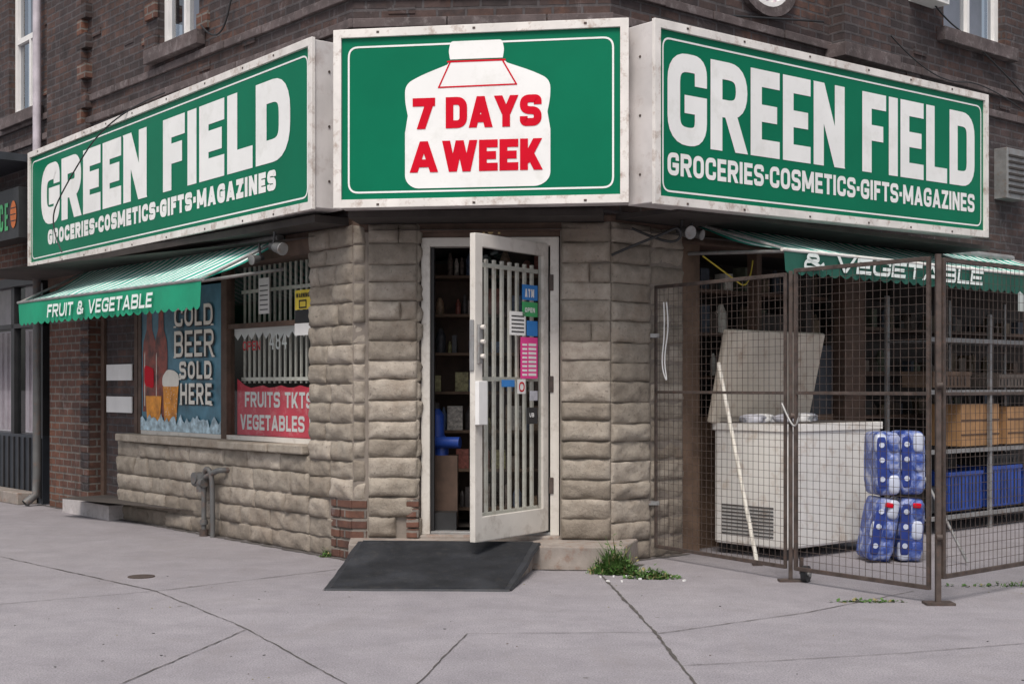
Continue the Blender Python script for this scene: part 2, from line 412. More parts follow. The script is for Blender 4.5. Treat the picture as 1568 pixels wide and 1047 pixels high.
# ------------------------------------------------------------------ ground
mb=MB(); mb.face([(-300,-300,0),(300,-300,0),(300,300,0),(-300,300,0)],WALK)
side=mb.build('sidewalk')
def joint(pts,w):
    mb=MB(); P=[]
    for i in range(len(pts)-1):
        a=Vector(pts[i]);b=Vector(pts[i+1]); n=max(2,int((b-a).length/.05))
        for k in range(n+(i==len(pts)-2)): P.append(a.lerp(b,k/n))
    d=[(Vector((P[min(i+1,len(P)-1)]))-Vector(P[max(i-1,0)])).normalized() for i in range(len(P))]
    A_=[];B_=[]
    for i,p in enumerate(P):
        nn=Vector((-d[i].y,d[i].x)); ww=w*ru(.35,1.2)/2; o=nn*(ru(-.003,.003)+.008*noise.noise(Vector((p.x*4,p.y*4,0))))
        A_.append((*(p+o+nn*ww),.004)); B_.append((*(p+o-nn*ww),.004))
    mb.grid([A_,B_],JOINT,sm=False); mb.build('expansion_joint',side)
joint([(.60,9.35),(.749,7.1),(.80,5.83),(.86,3)],.020)
joint([(-6.5,12.7),(-3.89,10.17),(-2.25,8.46)],.012)
joint([(-2.25,8.46),(-1.41,7.14),(-.6,5.6),(.3,4)],.008)
joint([(-2.25,8.46),(-1.24,9.45)],.010)
joint([(-1.41,7.14),(-1.7,5.83),(-2.3,3.6)],.008)
joint([(-2.25,8.46),(-4.2,7.2),(-7,5.4)],.008)
joint([(-.236,7.01),(-.41,5.83),(-.7,4)],.008)
joint([(-.236,7.01),(.745,7.05)],.006)
joint([(.75,7.0),(1.685,7.66),(2.54,8.46)],.009)
joint([(1.9,3.5),(3.2,6.2),(4.6,7.9)],.008)
joint([(.78,6.2),(1.9,6.5),(3.6,7.1)],.006)
def fp(fr,u,n): p=fr.p(u,n,0); return (p.x,p.y)
joint([fp(FL,0,.05),fp(FL,4.1,.05)],.07); joint([fp(FL,-.3,.02),fp(FD,.05,.43),fp(FD,2.03,.45),fp(FD,2.15,.1)],.05)
joint([fp(FRt,.1,.05),fp(FRt,.8,.05)],.06); joint([fp(FL,4.9,.03),fp(FL,6.1,.03)],.06)

# ------------------------------------------------------------------ building
bld=root('brick_corner_store')
mb=MB()
WL=[(2.43,3.25,4.42,6.1),(6.15,7.05,4.35,6.1),(9,9.9,4.35,6.1)]
holes_wall(mb,FL,0,12.5,2.55,7.4,WL,.18,BRICK)
holes_wall(mb,FD,0,DL,2.55,7.4,[],.18,BRICK)
WR=[(4.44,5.55,4.68,6.2),(7.2,8.3,4.68,6.2)]
holes_wall(mb,FRt,0,12,2.55,7.4,WR,.18,BRICK)
mb.box(FL,4.95,5.75,-.02,.07,2.6,7.35,BRICK)
mb.box(FRt,2.65,3.33,-.02,.16,4.22,7.35,BRICK)
for i in range(32):
    z=2.6+i*.152
    mb.box(FL,4.95-(.11 if i%2 else .22),4.95,-.02,.071,z,z+.148,BRICKR if i%3==0 else BRICK)
    if i%2==0 and z>4.2:
        mb.box(FL,3.25,3.25+.22,-.02,.03,z,z+.148,BRICKR if i%4 else BRICK); mb.box(FL,2.43-.2,2.43,-.02,.03,z,z+.148,BRICK if i%4 else BRICKR)
for i in range(120):
    fr,U=random.choice(((FL,6),(FRt,6),(FD,1.7))); u=ru(.1,U); z=2.62+.076*int(ru(15,60))
    if fr is FL and any(h[0]-.3<u<h[1] and h[2]-.1<z<h[3]+.1 for h in WL): continue
    if fr is FRt and any(h[0]-.3<u<h[1] and h[2]-.1<z<h[3]+.1 for h in WR): continue
    mb.box(fr,u,u+.2,-.02,ru(.006,.018),z,z+.066,BRICKR if R_()<.25 else BRICK)
mb.build('brick_walls',bld)
mb=MB()
for fr,u0,u1 in((FL,-.03,12.5),(FD,-.03,DL+.03),(FRt,-.03,12)):
    for z in(3.96,4.18):
        u=u0
        while u<u1-.01:
            l=min(ru(.5,.9),u1-u); mb.box(fr,u,u+l-.008,0,.030+ru(-.008,.01),z,z+.07,STB); u+=l
for fr,W in((FL,WL),(FRt,WR)):
    for h in W:
        mb.box(fr,h[0]-.12,h[1]+.12,.001,.09,h[2]-.13,h[2],STB)
        mb.box(fr,h[0]-.12,h[1]+.12,.001,.04,h[3],h[3]+.2,STB)
mb.box(FRt,2.58,3.40,0,.22,4.10,4.22,STB)
mb.build('stone_bands',bld,bevel=.006)
mb=MB()
pts=[FL.p(12.5,0,7.4),A+Vector((0,0,7.4)),B+Vector((0,0,7.4)),FRt.p(12,0,7.4),FRt.p(12,-12,7.4),FL.p(12.5,-8,7.4)]
mb.face(pts,DARKW); mb.build('roof',bld)
mb=MB(); mg=MB()
for fr,W in((FL,WL),(FRt,WR)):
    for a,b,c,d in W:
        for (x0,x1,z0,z1) in((a,a+.07,c,d),(b-.07,b,c,d),(a+.07,b-.07,c,c+.07),(a+.07,b-.07,d-.07,d),(a+.07,b-.07,(c+d)/2-.03,(c+d)/2+.03),((a+b)/2-.02,(a+b)/2+.02,c+.07,(c+d)/2-.03)):
            mb.box(fr,x0,x1,-.14,-.07,z0,z1,PAPER)
        mg.face([fr.p(a,-.11,c),fr.p(b,-.11,c),fr.p(b,-.11,d),fr.p(a,-.11,d)],UGLASS)
        mb.face([fr.p(a,-.25,c),fr.p(b,-.25,c),fr.p(b,-.25,d),fr.p(a,-.25,d)],CURT)
mb.build('sash_frames',bld); mg.build('sash_glass',bld)
mb=MB(); c0=(1.77,4.62); seg=28
def ring(r0,r1,n0,n1,m):
    rows=[[FRt.p(c0[0]+r*math.cos(2*math.pi*k/seg)*1.25,n,c0[1]+r*math.sin(2*math.pi*k/seg)) for k in range(seg)] for r,n in((r0,0.0),(r0,n1),(r1,n1),(r1,0.0))]
    mb.grid(rows,m,sm=False,closeu=True)
ring(.30,.225,0,.05,STB); ring(.22,.185,0,.045,PAPER)
mb.face([FRt.p(c0[0]+.19*math.cos(2*math.pi*k/seg)*1.25,.02,c0[1]+.19*math.sin(2*math.pi*k/seg)) for k in range(seg)],PAPER)
for q in(-.1,0,.1): mb.box(FRt,c0[0]+q-.008,c0[0]+q+.008,.021,.04,c0[1]-.17,c0[1]+.17,CURT)
mb.build('oval_window',bld)
mb=MB(); mb.box(FRt,5.35,5.7,0,.14,3.15,3.65,GALV)
for i in range(7): mb.box(FRt,5.38,5.67,.14,.155,3.2+i*.06,3.225+i*.06,DARKW)
mb.box(FRt,3.85,4.25,0,.18,4.84,5.15,PAPER); mb.box(FRt,3.88,4.22,.18,.19,4.88,5.1,DGREY)
mb.build('vent_box',bld,bevel=.004)

mb=MB()
mb.box(FL,-.0,5.9,-.3,.0,2.33,2.56,BROWN)
mb.box(FL,.05,5.9,.001,.30,2.50,2.555,DARKW)
mb.box(FD,0,DL,-.25,.0,2.44,2.56,BROWN)
mb.box(FD,.05,DL-.05,.001,.40,2.50,2.549,DARKW)
mb.box(FRt,0,8,-.3,.0,2.40,2.56,BROWN)
mb.box(FRt,.05,4.2,.001,.62,2.52,2.556,DARKW)
mb.build('header_beams',bld)

# stone piers and bulkhead
mb=MB()
_j=[ru(.16,.27) for _ in range(20)]
def hsl(u,z): return u<_j[int(z/.145)] and z<.43
mb.box(FL,0,.593,-.3,-.002,0,2.5,MORT)
mb.box(FD,0,.50,-.24,-.001,0,2.5,MORT); mb.box(FD,1.55,DL,-.24,-.001,0,2.5,MORT)
mb.box(FRt,0,.78,-.3,-.002,0,2.5,MORT)
mb.box(FL,.594,4.1,-.2,-.003,0,.76,MORT)
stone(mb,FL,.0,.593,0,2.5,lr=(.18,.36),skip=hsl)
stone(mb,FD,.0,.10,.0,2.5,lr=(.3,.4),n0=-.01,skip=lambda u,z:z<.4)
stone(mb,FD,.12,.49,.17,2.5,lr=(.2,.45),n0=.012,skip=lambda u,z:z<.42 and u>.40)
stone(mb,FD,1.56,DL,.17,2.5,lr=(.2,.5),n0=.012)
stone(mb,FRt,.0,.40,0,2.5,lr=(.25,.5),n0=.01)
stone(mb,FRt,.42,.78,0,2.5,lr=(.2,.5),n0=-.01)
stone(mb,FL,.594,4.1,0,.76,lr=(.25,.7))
RV=Fr(FD.p(.50,.01,0),-FD.N,FD.U); stone(mb,RV,0,.10,.17,2.5,lr=(.2,.3),n0=-.012)
mb.build('stone_piers',bld)
mb=MB()
for r in range(6):
    z=r*.076; u=0 if r%2 else -.05
    while u<.26:
        a=max(0,u); b=min(.27,u+.2)
        if b-a>.03: mb.box(FL,a,b,.0,.008+ru(0,.014),z+.005,z+.068,BRICKR)
        u+=.21
    mb.box(FD,-.005,.108,-.02,.004+ru(0,.008),z+.005,z+.068,BRICKR)
    if r>1: mb.box(FD,.41,.503,.0,.03+ru(0,.02),z+.02,z+.083,BRICKR)
mb.build('exposed_brick',bld,bevel=.006)
mb=MB()
u=.60
while u<4.12:
    l=min(ru(.5,.9),4.14-u); mb.box(FL,u,u+l-.006,-.16,.075+ru(-.01,.01),.762,.832+ru(-.006,.006),STONE,b=ru(.3,.7)); u+=l
    if 4.14-u<.1: break
mb.build('window_ledge',bld,bevel=.012)
mb=MB()
P=[FD.p(-.02,.0,0),FD.p(.05,.40,0),FD.p(2.02,.42,0),FD.p(2.12,-.1,0)]
mb.face([p+Vector((0,0,.165)) for p in P],CONC)
for i in range(3): mb.face([P[i],P[i+1],P[i+1]+Vector((0,0,.165)),P[i]+Vector((0,0,.165))],CONC)
mb.box(FD,.5,1.55,-.6,.0,.0,.19,CONC)
mb.build('door_step',bld,bevel=.012)

# side entrance (shallow), brick pier
mb=MB()
mb.box(FL,4.80,5.85,-.3,0,0,2.35,BRICKR)
for i in range(28): 
    mb.box(FL,4.80,5.0,.001,.012,.15+i*.078,.15+i*.078+.066,BRICK if i%3 else BRICKR)
mb.box(FL,3.86,4.80,-.3,-.13,0,2.35,BRICK)
mb.box(FL,3.90,3.97,-.129,-.10,.15,2.3,BROWN); mb.box(FL,4.68,4.76,-.129,-.10,.15,2.3,BROWN)
for z in(1.32,1.0): mb.box(FL,4.05,4.64,-.12,-.11,z+.03,z+.19,PAPER)
mb.box(FL,3.97,5.1,-.3,.16,0,.14,mk('pale_step',(.45,.42,.42),.85,var=.15,dirt=(.2,.17,.15)))
mb.build('side_entrance',bld)
mb=MB()
zt=2.33
for (u0,u1) in((.595,.65),(2.10,2.2),(3.80,3.86)):
    mb.box(FL,u0,u1,-.17,-.09,.833,zt,BROWN)
mb.box(FL,.65,2.10,-.17,-.09,.833,.87,ALU); mb.box(FL,2.2,3.80,-.17,-.09,.833,.87,ALU)
mb.box(FL,.65,2.10,-.168,-.10,1.79,1.83,BROWN)
mb.build('shop_window_frames',bld)
mg=MB(); mg.face([FL.p(.65,-.13,.87),FL.p(2.1,-.13,.87),FL.p(2.1,-.13,zt),FL.p(.65,-.13,zt)],GLASS); mg.build('shop_window_glass',bld)
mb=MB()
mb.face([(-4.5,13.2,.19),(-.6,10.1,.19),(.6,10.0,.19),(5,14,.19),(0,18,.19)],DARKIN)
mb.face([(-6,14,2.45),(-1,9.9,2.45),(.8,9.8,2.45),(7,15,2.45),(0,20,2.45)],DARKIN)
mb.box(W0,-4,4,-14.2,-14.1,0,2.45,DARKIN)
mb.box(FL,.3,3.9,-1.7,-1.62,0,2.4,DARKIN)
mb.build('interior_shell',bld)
PRODS=[mk('product_%d'%i,c,.5,var=.2,vs=20) for i,c in enumerate([(.45,.12,.09),(.45,.38,.14),(.10,.16,.33),(.55,.52,.47),(.12,.24,.13),(.38,.25,.15),(.2,.13,.11),(.45,.45,.5)])]
DULL=[mk('dull_goods_%d'%i,c,.7,var=.3,vs=20) for i,c in enumerate([(.07,.05,.04),(.12,.09,.06),(.05,.06,.08),(.16,.13,.11),(.09,.10,.07),(.04,.04,.04)])]
LITE=[mk('pale_goods_%d'%i,c,.5,var=.5,vs=40) for i,c in enumerate([(.50,.46,.42),(.30,.20,.13),(.28,.09,.07),(.12,.16,.25),(.18,.14,.12),(.32,.29,.14),(.07,.06,.06),(.05,.05,.06)])]
def stock(mb,fr,u0,u1,n,z,hmax=.28,dens=.8,P=None):
    u=u0; P=P or PRODS
    while u<u1-.05:
        w=ru(.04,.13); h=ru(.08,hmax)
        if R_()<dens:
            m=random.choice(P)
            if R_()<.4: mb.tube(fr.p(u+w/2,n,z),fr.p(u+w/2,n,z+h*.7),w*.4,m,10); mb.tube(fr.p(u+w/2,n,z+h*.7),fr.p(u+w/2,n,z+h),w*.38,m,10,r1=w*.15)
            else: mb.box(fr,u,u+w-.006,n-.06,n+ru(.02,.08),z,z+h,m)
        u+=w
sh=root('interior_shelf'); mb=MB()
FI=Fr((-.86,10.85,0),(1,0,0),(0,-1,0))
for k in range(7):
    z=.30+k*.31
    mb.box(FI,0,1.9,-.2,.12,z,z+.022,WOODB); stock(mb,FI,.02,1.85,.02,z+.022,.22,.8,LITE)
for u in(0,.62,1.25,1.9): mb.box(FI,u,u+.03,-.2,.125,.2,2.3,BROWN)
mb.box(FI,0,1.9,-.23,-.21,.2,2.3,BROWN)
mb.build('shelf_and_goods',sh)
jg=root('water_jug'); mb=MB()
for x,z in((-.585,1.0),(-.55,.80)):
    mb.tube((x,10.40,z-.1),(x,10.40,z+.07),.06,BLUEP,16); mb.tube((x,10.40,z+.07),(x,10.40,z+.12),.06,BLUEP,16,r1=.025)
mb.tube((-.62,10.36,.86),(-.40,10.3,.86),.045,BLUEP,14)
mb.box(W0,-.70,-.42,-10.5,-10.3,.2,.76,BROWN)
mb.box(W0,-.60,-.42,-10.28,-10.1,.2,.34,BLACK)
mb.build('jugs_on_stand',jg)
wb=root('window_security_bars'); mb=MB()
u=.70
while u<2.08:
    mb.box(FL,u,u+.018,-.26,-.245,1.32,2.33,BARW); u+=.085
mb.box(FL,.65,2.1,-.243,-.236,1.34,1.37,BARW); mb.box(FL,.65,2.1,-.243,-.236,2.1,2.13,BARW)
mb.build('bars',wb)
FLr=Fr(FL.p(2.09,-.19,0),-Ld,-Rd)
bn=root('red_window_banner'); mb=MB()
top=[(1.44,1.30)]+[(1.44-x*.1,1.29+.012*math.sin(x*2)) for x in range(1,14)]+[(0,1.36)]
BRED=mk('banner_red',(.66,.035,.07),.6,var=.15,vs=4,dirt=(.75,.35,.35),dirtamt=.5)
mb.poly(FLr,[(0,.872),(1.44,.872)]+top,0,BRED)
mb.text(FLr,'FRUITS TKTS.C',.14,1.115,1.26,.13,.026,.016,.004,PAPER)
mb.text(FLr,'VEGETABLES ICE',.06,.92,1.36,.13,.026,.014,.004,PAPER)
mb.build('banner',bn)
mb=MB(); mb.text(FLr,'484',.60,1.60,.28,.15,.02,.022,.03,PAPER)
mb.text(FLr,'OPEN',.15,1.60,.3,.08,.014,.012,.03,RED)
x=0;zz=[]
while x<1.42:
    zz+= [(x,1.735+ru(0,.02)),(x+.06,1.69),(x+.12,1.74)]; x+=.12
mb.poly(FLr,[(0,1.79)]+zz+[(1.44,1.79)],.028,PAPER)  # painted reflection of the awning valance, a white zigzag behind the glass
mb.build('lettering_and_reflection',bn)
ws=root('warning_sign'); mb=MB(); FLo=Fr(FL.p(1.02,.0,0),-Ld,-Rd)
mb.box(FLo,.10,.34,-.07,-.062,1.80,1.90,BLACK); mb.box(FLo,.10,.34,-.07,-.062,1.905,2.06,YEL)
mb.text(FLo,'WARNING',.12,2.0,.2,.035,.007,.006,-.058,BLACK)
mb.line(FLo,[(.17,1.92),(.27,1.92),(.27,1.975),(.17,1.975)],.012,-.058,BLACK,closed=True)
mb.box(FLo,.09,.35,-.0695,-.064,1.70,1.795,PAPER); mb.build('plate',ws)
nt_=root('window_notice'); mb=MB(); mb.box(FLr,.50,.67,.07,.075,1.9,2.2,PAPER)
for i in range(6): mb.box(FLr,.52,.65,.0752,.076,1.93+i*.04,1.94+i*.04,DGREY)
mb.build('sheet',nt_)

# beer poster
PO=Fr(FL.p(3.80,-.10,0),-Ld,-Rd)
po=root('beer_poster'); mb=MB(); PW=1.60
PBG=mk('poster_blue',(.07,.19,.26),.45,var=.5,vs=3); PICE=mk('poster_ice',(.42,.55,.62),.5,var=.6,vs=14)
POR=mk('poster_orange',(.78,.27,.02),.45,var=.45,vs=8); PRD=mk('poster_bottle_red',(.20,.035,.02),.4,var=.8,vs=9); PFO=mk('poster_foam',(.80,.76,.68),.5,var=.1)
mb.poly(PO,[(0,.87),(PW,.87),(PW,2.2),(0,2.2)],0,PBG)
def bottle(x,z,w,h,m,n):
    prof=[(0,0),(.5,0),(.5,.55),(.45,.64),(.22,.74),(.17,.95),(.2,.96),(.2,1)]
    mb.poly(PO,[(x+p[0]*w,z+p[1]*h) for p in prof]+[(x-p[0]*w,z+p[1]*h) for p in reversed(prof)],n,m)
    mb.poly(PO,[(x-.38*w,z+.05*h),(x-.33*w,z+.05*h),(x-.33*w,z+.55*h),(x-.38*w,z+.52*h)],n+.0005,PFO)
bottle(.17,1.05,.28,1.05,PRD,.003); bottle(.42,1.0,.27,1.12,PRD,.0045)
mb.poly(PO,arc_round([(.07,1.30,1),(.27,1.27,1),(.27,1.46,1),(.07,1.5,1)],.05,True),.006,RED); mb.poly(PO,arc_round([(.33,1.24,1),(.52,1.24,1),(.52,1.45,1),(.33,1.45,1)],.06,True),.007,PRD)
mb.poly(PO,[(.50,.95),(.74,.95),(.79,1.30),(.47,1.30)],.009,POR); mb.poly(PO,arc_round([(.46,1.29,1),(.80,1.29,1),(.80,1.40,1),(.7,1.44,1),(.56,1.45,1),(.46,1.38,1)],.04,True),.011,PFO)
for i in range(40): 
    x=ru(.5,.76); z=ru(1.0,1.28); mb.poly(PO,[(x,z),(x+.008,z),(x+.008,z+.008),(x,z+.008)],.0095,PFO)
mb.poly(PO,[(.14,.93),(.40,.93),(.44,1.20),(.10,1.20)],.0085,POR)
ic=[(0,.872),(PW,.872)]+[(x*.04,.99+.11*noise.noise(Vector((x*.5,3,1)))+.05*noise.noise(Vector((x*1.7,5,1)))) for x in range(40,-1,-1)]
mb.poly(PO,ic,.013,PICE)
for s_,z,h,x0,w in(('COLD',1.84,.19,.72,.74),('BEER',1.56,.24,.72,.76),('SOLD',1.36,.16,.82,.62),('HERE',1.13,.19,.84,.60)):
    mb.text(PO,s_,x0+.012,z-.012,w,h,.045,.03,.0145,BLACK); mb.text(PO,s_,x0,z,w,h,.034,.035,.0175,PFO)
    for q,(xx) in enumerate((x0-.01,x0+w-.03)): mb.poly(PO,[(xx,z-.008),(xx+.05,z-.008),(xx+.05,z+.006),(xx,z+.006)],.0192,PFO)
mb.build('poster_sheet',po)

# ------------------------------------------------------------------ door frame and door
mb=MB()
for a,b,c,d in((.51,.575,.19,2.40),(1.475,1.54,.19,2.40),(.575,1.475,2.335,2.40)):
    mb.box(FD,a,b,-.16,-.04,c,d,ALU)
mb.box(FD,.50,.509,-.2,-.03,.19,2.43,RUST)
for a,b in((.585,.60),(1.45,1.465)): mb.box(FD,a-.01,b,-.15,-.09,.19,2.33,BLACK)
for z in(.5,1.25,2.0): mb.box(FD,1.468,1.50,-.039,-.028,z,z+.12,RUST)
mb.box(FD,.575,1.475,-.159,-.06,.185,.21,GALV)
mb.build('door_frame',bld,bevel=.003)
mb=MB(); mb.box(FD,.50,1.56,-.15,-.05,2.405,2.55,BROWN)
FN=Fr(FD.p(.93,-.045,2.425),FD.U,FD.N); mb.text(FN,'484',.02,.0,.16,.075,.017,.012,.002,GOLD)
mb.build('number_board',bld)
hp=FD.p(1.462,-.05,0); fx=Vector((-.563,-.826,0)).normalized()
DW=.93; FO=Fr(hp+fx*DW,-fx,Vector((.826,-.563,0)).normalized())
dr=root('glass_security_door'); mb=MB(); z0,z1=.225,2.345
for a,b,c,d in((0,.085,z0,z1),(DW-.07,DW,z0,z1),(.085,DW-.07,z0,z0+.17),(.085,DW-.07,z1-.09,z1)):
    mb.box(FO,a,b,-.045,0,c,d,ALU)
mb.build('aluminium_frame',dr,bevel=.004)
mb=MB(); mb.face([FO.p(.085,-.022,z0+.17),FO.p(DW-.07,-.022,z0+.17),FO.p(DW-.07,-.022,z1-.09),FO.p(.085,-.022,z1-.09)],DGLASS); mb.build('glass_pane',dr)
mb=MB()
for i in range(8):
    u=.125+i*.097; mb.box(FO,u,u+.024,-.085,-.065,z0+.10,z1-.16,BARW)
for z in(z0+.16,1.33,z1-.22): mb.box(FO,.09,DW-.06,-.064,-.05,z,z+.03,BARW)
mb.build('bars',dr)
mb=MB()
mb.box(FO,-.004,.10,.001,.035,1.03,1.33,PAPER); mb.box(FO,.02,.065,.001,.02,1.45,1.72,GALV)
for z in(1.5,1.6,1.7): mb.tube(FO.p(.045,.02,z),FO.p(.045,.05,z),.016,ALU,12)
mb.box(FO,-.012,-.001,-.04,-.005,1.4,1.75,GALV)
mb.build('lock_and_handle',dr,bevel=.004)
mb=MB(); N=-.012
def st(u0,u1,z0,z1,m,n=N): mb.box(FO,u0,u1,n-.003,n,z0,z1,m)
st(.60,.80,1.92,2.03,BLUES); st(.60,.80,1.80,1.905,GREENS); mb.text(FO,'ATM',.63,1.94,.12,.06,.014,.012,N+.002,PAPER)
mb.text(FO,'OPEN',.63,1.83,.13,.035,.008,.006,N+.002,PAPER)
st(.44,.64,1.66,1.83,PAPER)
for i in range(5): mb.box(FO,.46,.62,N,N+.001,1.68+i*.028,1.69+i*.028,BLACK)
st(.66,.80,1.66,1.77,BLUES)
st(.58,.80,1.35,1.65,PINK)
for i in range(8):
    mb.box(FO,.60,.66,N,N+.001,1.37+i*.031,1.385+i*.031,PAPER); mb.box(FO,.68,.78,N,N+.001,1.37+i*.031,1.388+i*.031,PAPER)
st(.34,.50,1.29,1.34,BLUES); st(.54,.64,1.24,1.345,PAPER)
mb.line(FO,[(.56,1.26),(.62,1.26),(.62,1.32),(.56,1.32)],.012,N+.002,RED,closed=True,r=.03)
st(.66,.80,1.02,1.14,BLACK); mb.text(FO,'UB',.69,1.07,.06,.03,.007,.006,N+.002,PAPER)
st(.70,.80,1.19,1.26,PRODS[7])
mb.build('stickers',dr)
mb=MB(); mb.tube(FO.p(.6,-.02,z1-.02),FD.p(1.3,-.06,2.31),.012,GALV); mb.build('door_closer',dr)

# mat on ramp
mt=root('rubber_mat'); mb=MB()
P0=[Vector((-1.10,9.66,.178)),Vector((.20,9.58,.178)),Vector((-.015,8.46,.012)),Vector((-1.19,8.50,.012))]
rows=[];nr=14;ncol=26
for j in range(nr+1):
    v=j/nr; row=[]
    for i in range(ncol+1):
        u=i/ncol; p=P0[0].lerp(P0[1],u).lerp(P0[3].lerp(P0[2],u),v)
        z=.178 if v<.06 else .178*(1-(v-.06)/.94)+.012
        z+= .006*noise.noise(Vector((u*4,v*3,0)))-.010*math.sin(v*3.1)
        row.append((p.x+.012*noise.noise(Vector((v*5,1,0)))*(1 if i in(0,ncol) else 0),p.y+.012*noise.noise(Vector((u*5,4,0)))*(j==nr),max(.012,z)))
    rows.append(row)
mb.grid(rows,RUB)
ed=[r[-1] for r in rows]; mb.grid([ed,[(x+.012,y,max(.001,z-.02)) for x,y,z in ed]],RUB)
ed=[r[0] for r in rows]; mb.grid([ed,[(x-.012,y,max(.001,z-.02)) for x,y,z in ed]],RUB)
ed=rows[-1]; mb.grid([ed,[(x,y-.012,.001) for x,y,z in ed]],RUB)
for j in range(1,46):
    v=j/46
    a=P0[0].lerp(P0[3],v);b=P0[1].lerp(P0[2],v)
    z=.178 if v<.06 else .178*(1-(v-.06)/.94)+.012; z-=.010*math.sin(v*3.1); z=max(z,.012)+.0035
    a=a.lerp(b,.03); b=b.lerp(a,.03)
    mb.tube((a.x,a.y,z),(b.x,b.y,z),.003,RUB,4,caps=False)
mb.build('mat_sheet',mt)
mb=MB(); mb.face([(.17,9.57,.15),(.17,9.57,0),(-.03,8.6,0.0),(-.03,8.6,.01)],CONC)
mb.face([(-1.07,9.62,.15),(-1.07,9.62,0),(-1.16,8.6,0.0),(-1.16,8.6,.01)],CONC); mb.build('ramp_wedge',mt)

# ------------------------------------------------------------------ signs
def sign(lp,rp,h,depth,content):
    lp=Vector(lp);rp=Vector(rp); d=rp-lp; L=d.length; U=d.normalized(); Uh=Vector((U.x,U.y,0)).normalized()
    fr=Fr(lp,U,Vector((Uh.y,-Uh.x,0)))
    r=root('storefront_sign'); mb=MB()
    mb.box(fr,0,L,-depth,0,0,h,SIDEM)
    mb.build('light_box',r,bevel=.006)
    mb=MB()
    for zz in(.2,.6,1.0): # screws and seams on the end caps
        for e in(-.003,L+.003): mb.tube(fr.p(e,-depth*.5,zz),fr.p(e+.002,-depth*.5,zz),.01,RUST)
    mb.build('end_screws',r)
    mb=MB(); w=.045
    for a,b,c,e in((-.012,w,-.012,h+.012),(L-w,L+.012,-.012,h+.012),(w,L-w,-.012,w),(w,L-w,h-w,h+.012)):
        mb.box(fr,a,b,.001,.03,c,e,FRAMEW)
    u=.3
    while u<L: 
        mb.box(fr,u,u+.02,.03,.034,h-.02,h-.005,RUST); mb.box(fr,u,u+.02,.03,.034,.0,.015,RUST); u+=ru(.5,.8)
    mb.build('frame_trim',r,bevel=.004)
    mb=MB(); mb.face([fr.p(w,.008,w),fr.p(L-w,.008,w),fr.p(L-w,.008,h-w),fr.p(w,.008,h-w)],GREEN); mb.build('green_panel',r)
    mb=MB(); content(mb,fr,L,h); mb.build('lettering',r)
def border(mb,fr,L,h,i=.105,it=.12,t=.013):
    mb.line(fr,[(i,i),(L-i,i),(L-i,h-it),(i,h-it)],t,.0105,WHITE,closed=True,r=.07)
def c_long(u0,u1,u2,u3,s0,s1,t):
    def f(mb,fr,L,h):
        border(mb,fr,L,h,.085,.10)
        mb.text(fr,'GREEN',u0,.41,u1-u0,.63,t,.03*t/.1,.011,WHITE)
        mb.text(fr,'FIELD',u2,.41,u3-u2,.63,t,.03*t/.1,.011,WHITE)
        mb.text(fr,'GROCERIES·COSMETICS·GIFTS·MAGAZINES',s0,.195,s1-s0,.155,.026*t/.1,.013*t/.1,.011,WHITE)
    return f
def c_mid(mb,fr,L,h):
    border(mb,fr,L,h,.095,.11)
    jug=[(.50,.17,1),(.56,.115,1),(1.45,.115,1),(1.52,.17,1),(1.52,.50),(1.50,.62),(1.52,.72,1),(1.52,.84,1),(1.40,.90,1),(1.22,.965),(1.20,.985),(.815,.985),(.80,.965),(.62,.90,1),(.50,.84,1),(.50,.72,1),(.52,.62),(.50,.50)]
    mb.poly(fr,arc_round(jug,.07,True),.011,WHITE)
    mb.poly(fr,arc_round([(.82,1.0),(1.19,1.0),(1.20,1.06,1),(1.185,1.125,1),(.825,1.125,1),(.81,1.06,1)],.02,True),.011,WHITE)
    mb.line(fr,[(.80,.985),(1.21,.985)],.012,.013,RED)
    mb.line(fr,[(.82,.98),(.74,.81)],.010,.013,RED); mb.line(fr,[(1.19,.98),(1.285,.815)],.010,.0133,RED); mb.line(fr,[(.735,.81),(1.29,.815)],.010,.0136,RED)
    mb.text(fr,'7',.555,.525,.16,.215,.058,.02,.014,RED)
    mb.text(fr,'DAYS',.79,.525,.67,.215,.054,.012,.014,RED)
    mb.text(fr,'A',.535,.225,.20,.215,.054,.02,.014,RED)
    mb.text(fr,'WEEK',.765,.225,.70,.215,.055,.012,.014,RED)
sign((-5.195,14.45,2.57),(-1.43,9.70,2.587),1.22,.24,c_long(.36,3.10,3.45,5.72,.56,5.50,.175))
sign((-1.235,9.40,2.552),(.78,9.06,2.546),1.22,.22,c_mid)
sign((.948,9.0,2.53),(4.13,11.69,2.60),1.22,.24,c_long(.13,2.12,2.35,3.98,.13,3.98,.125))

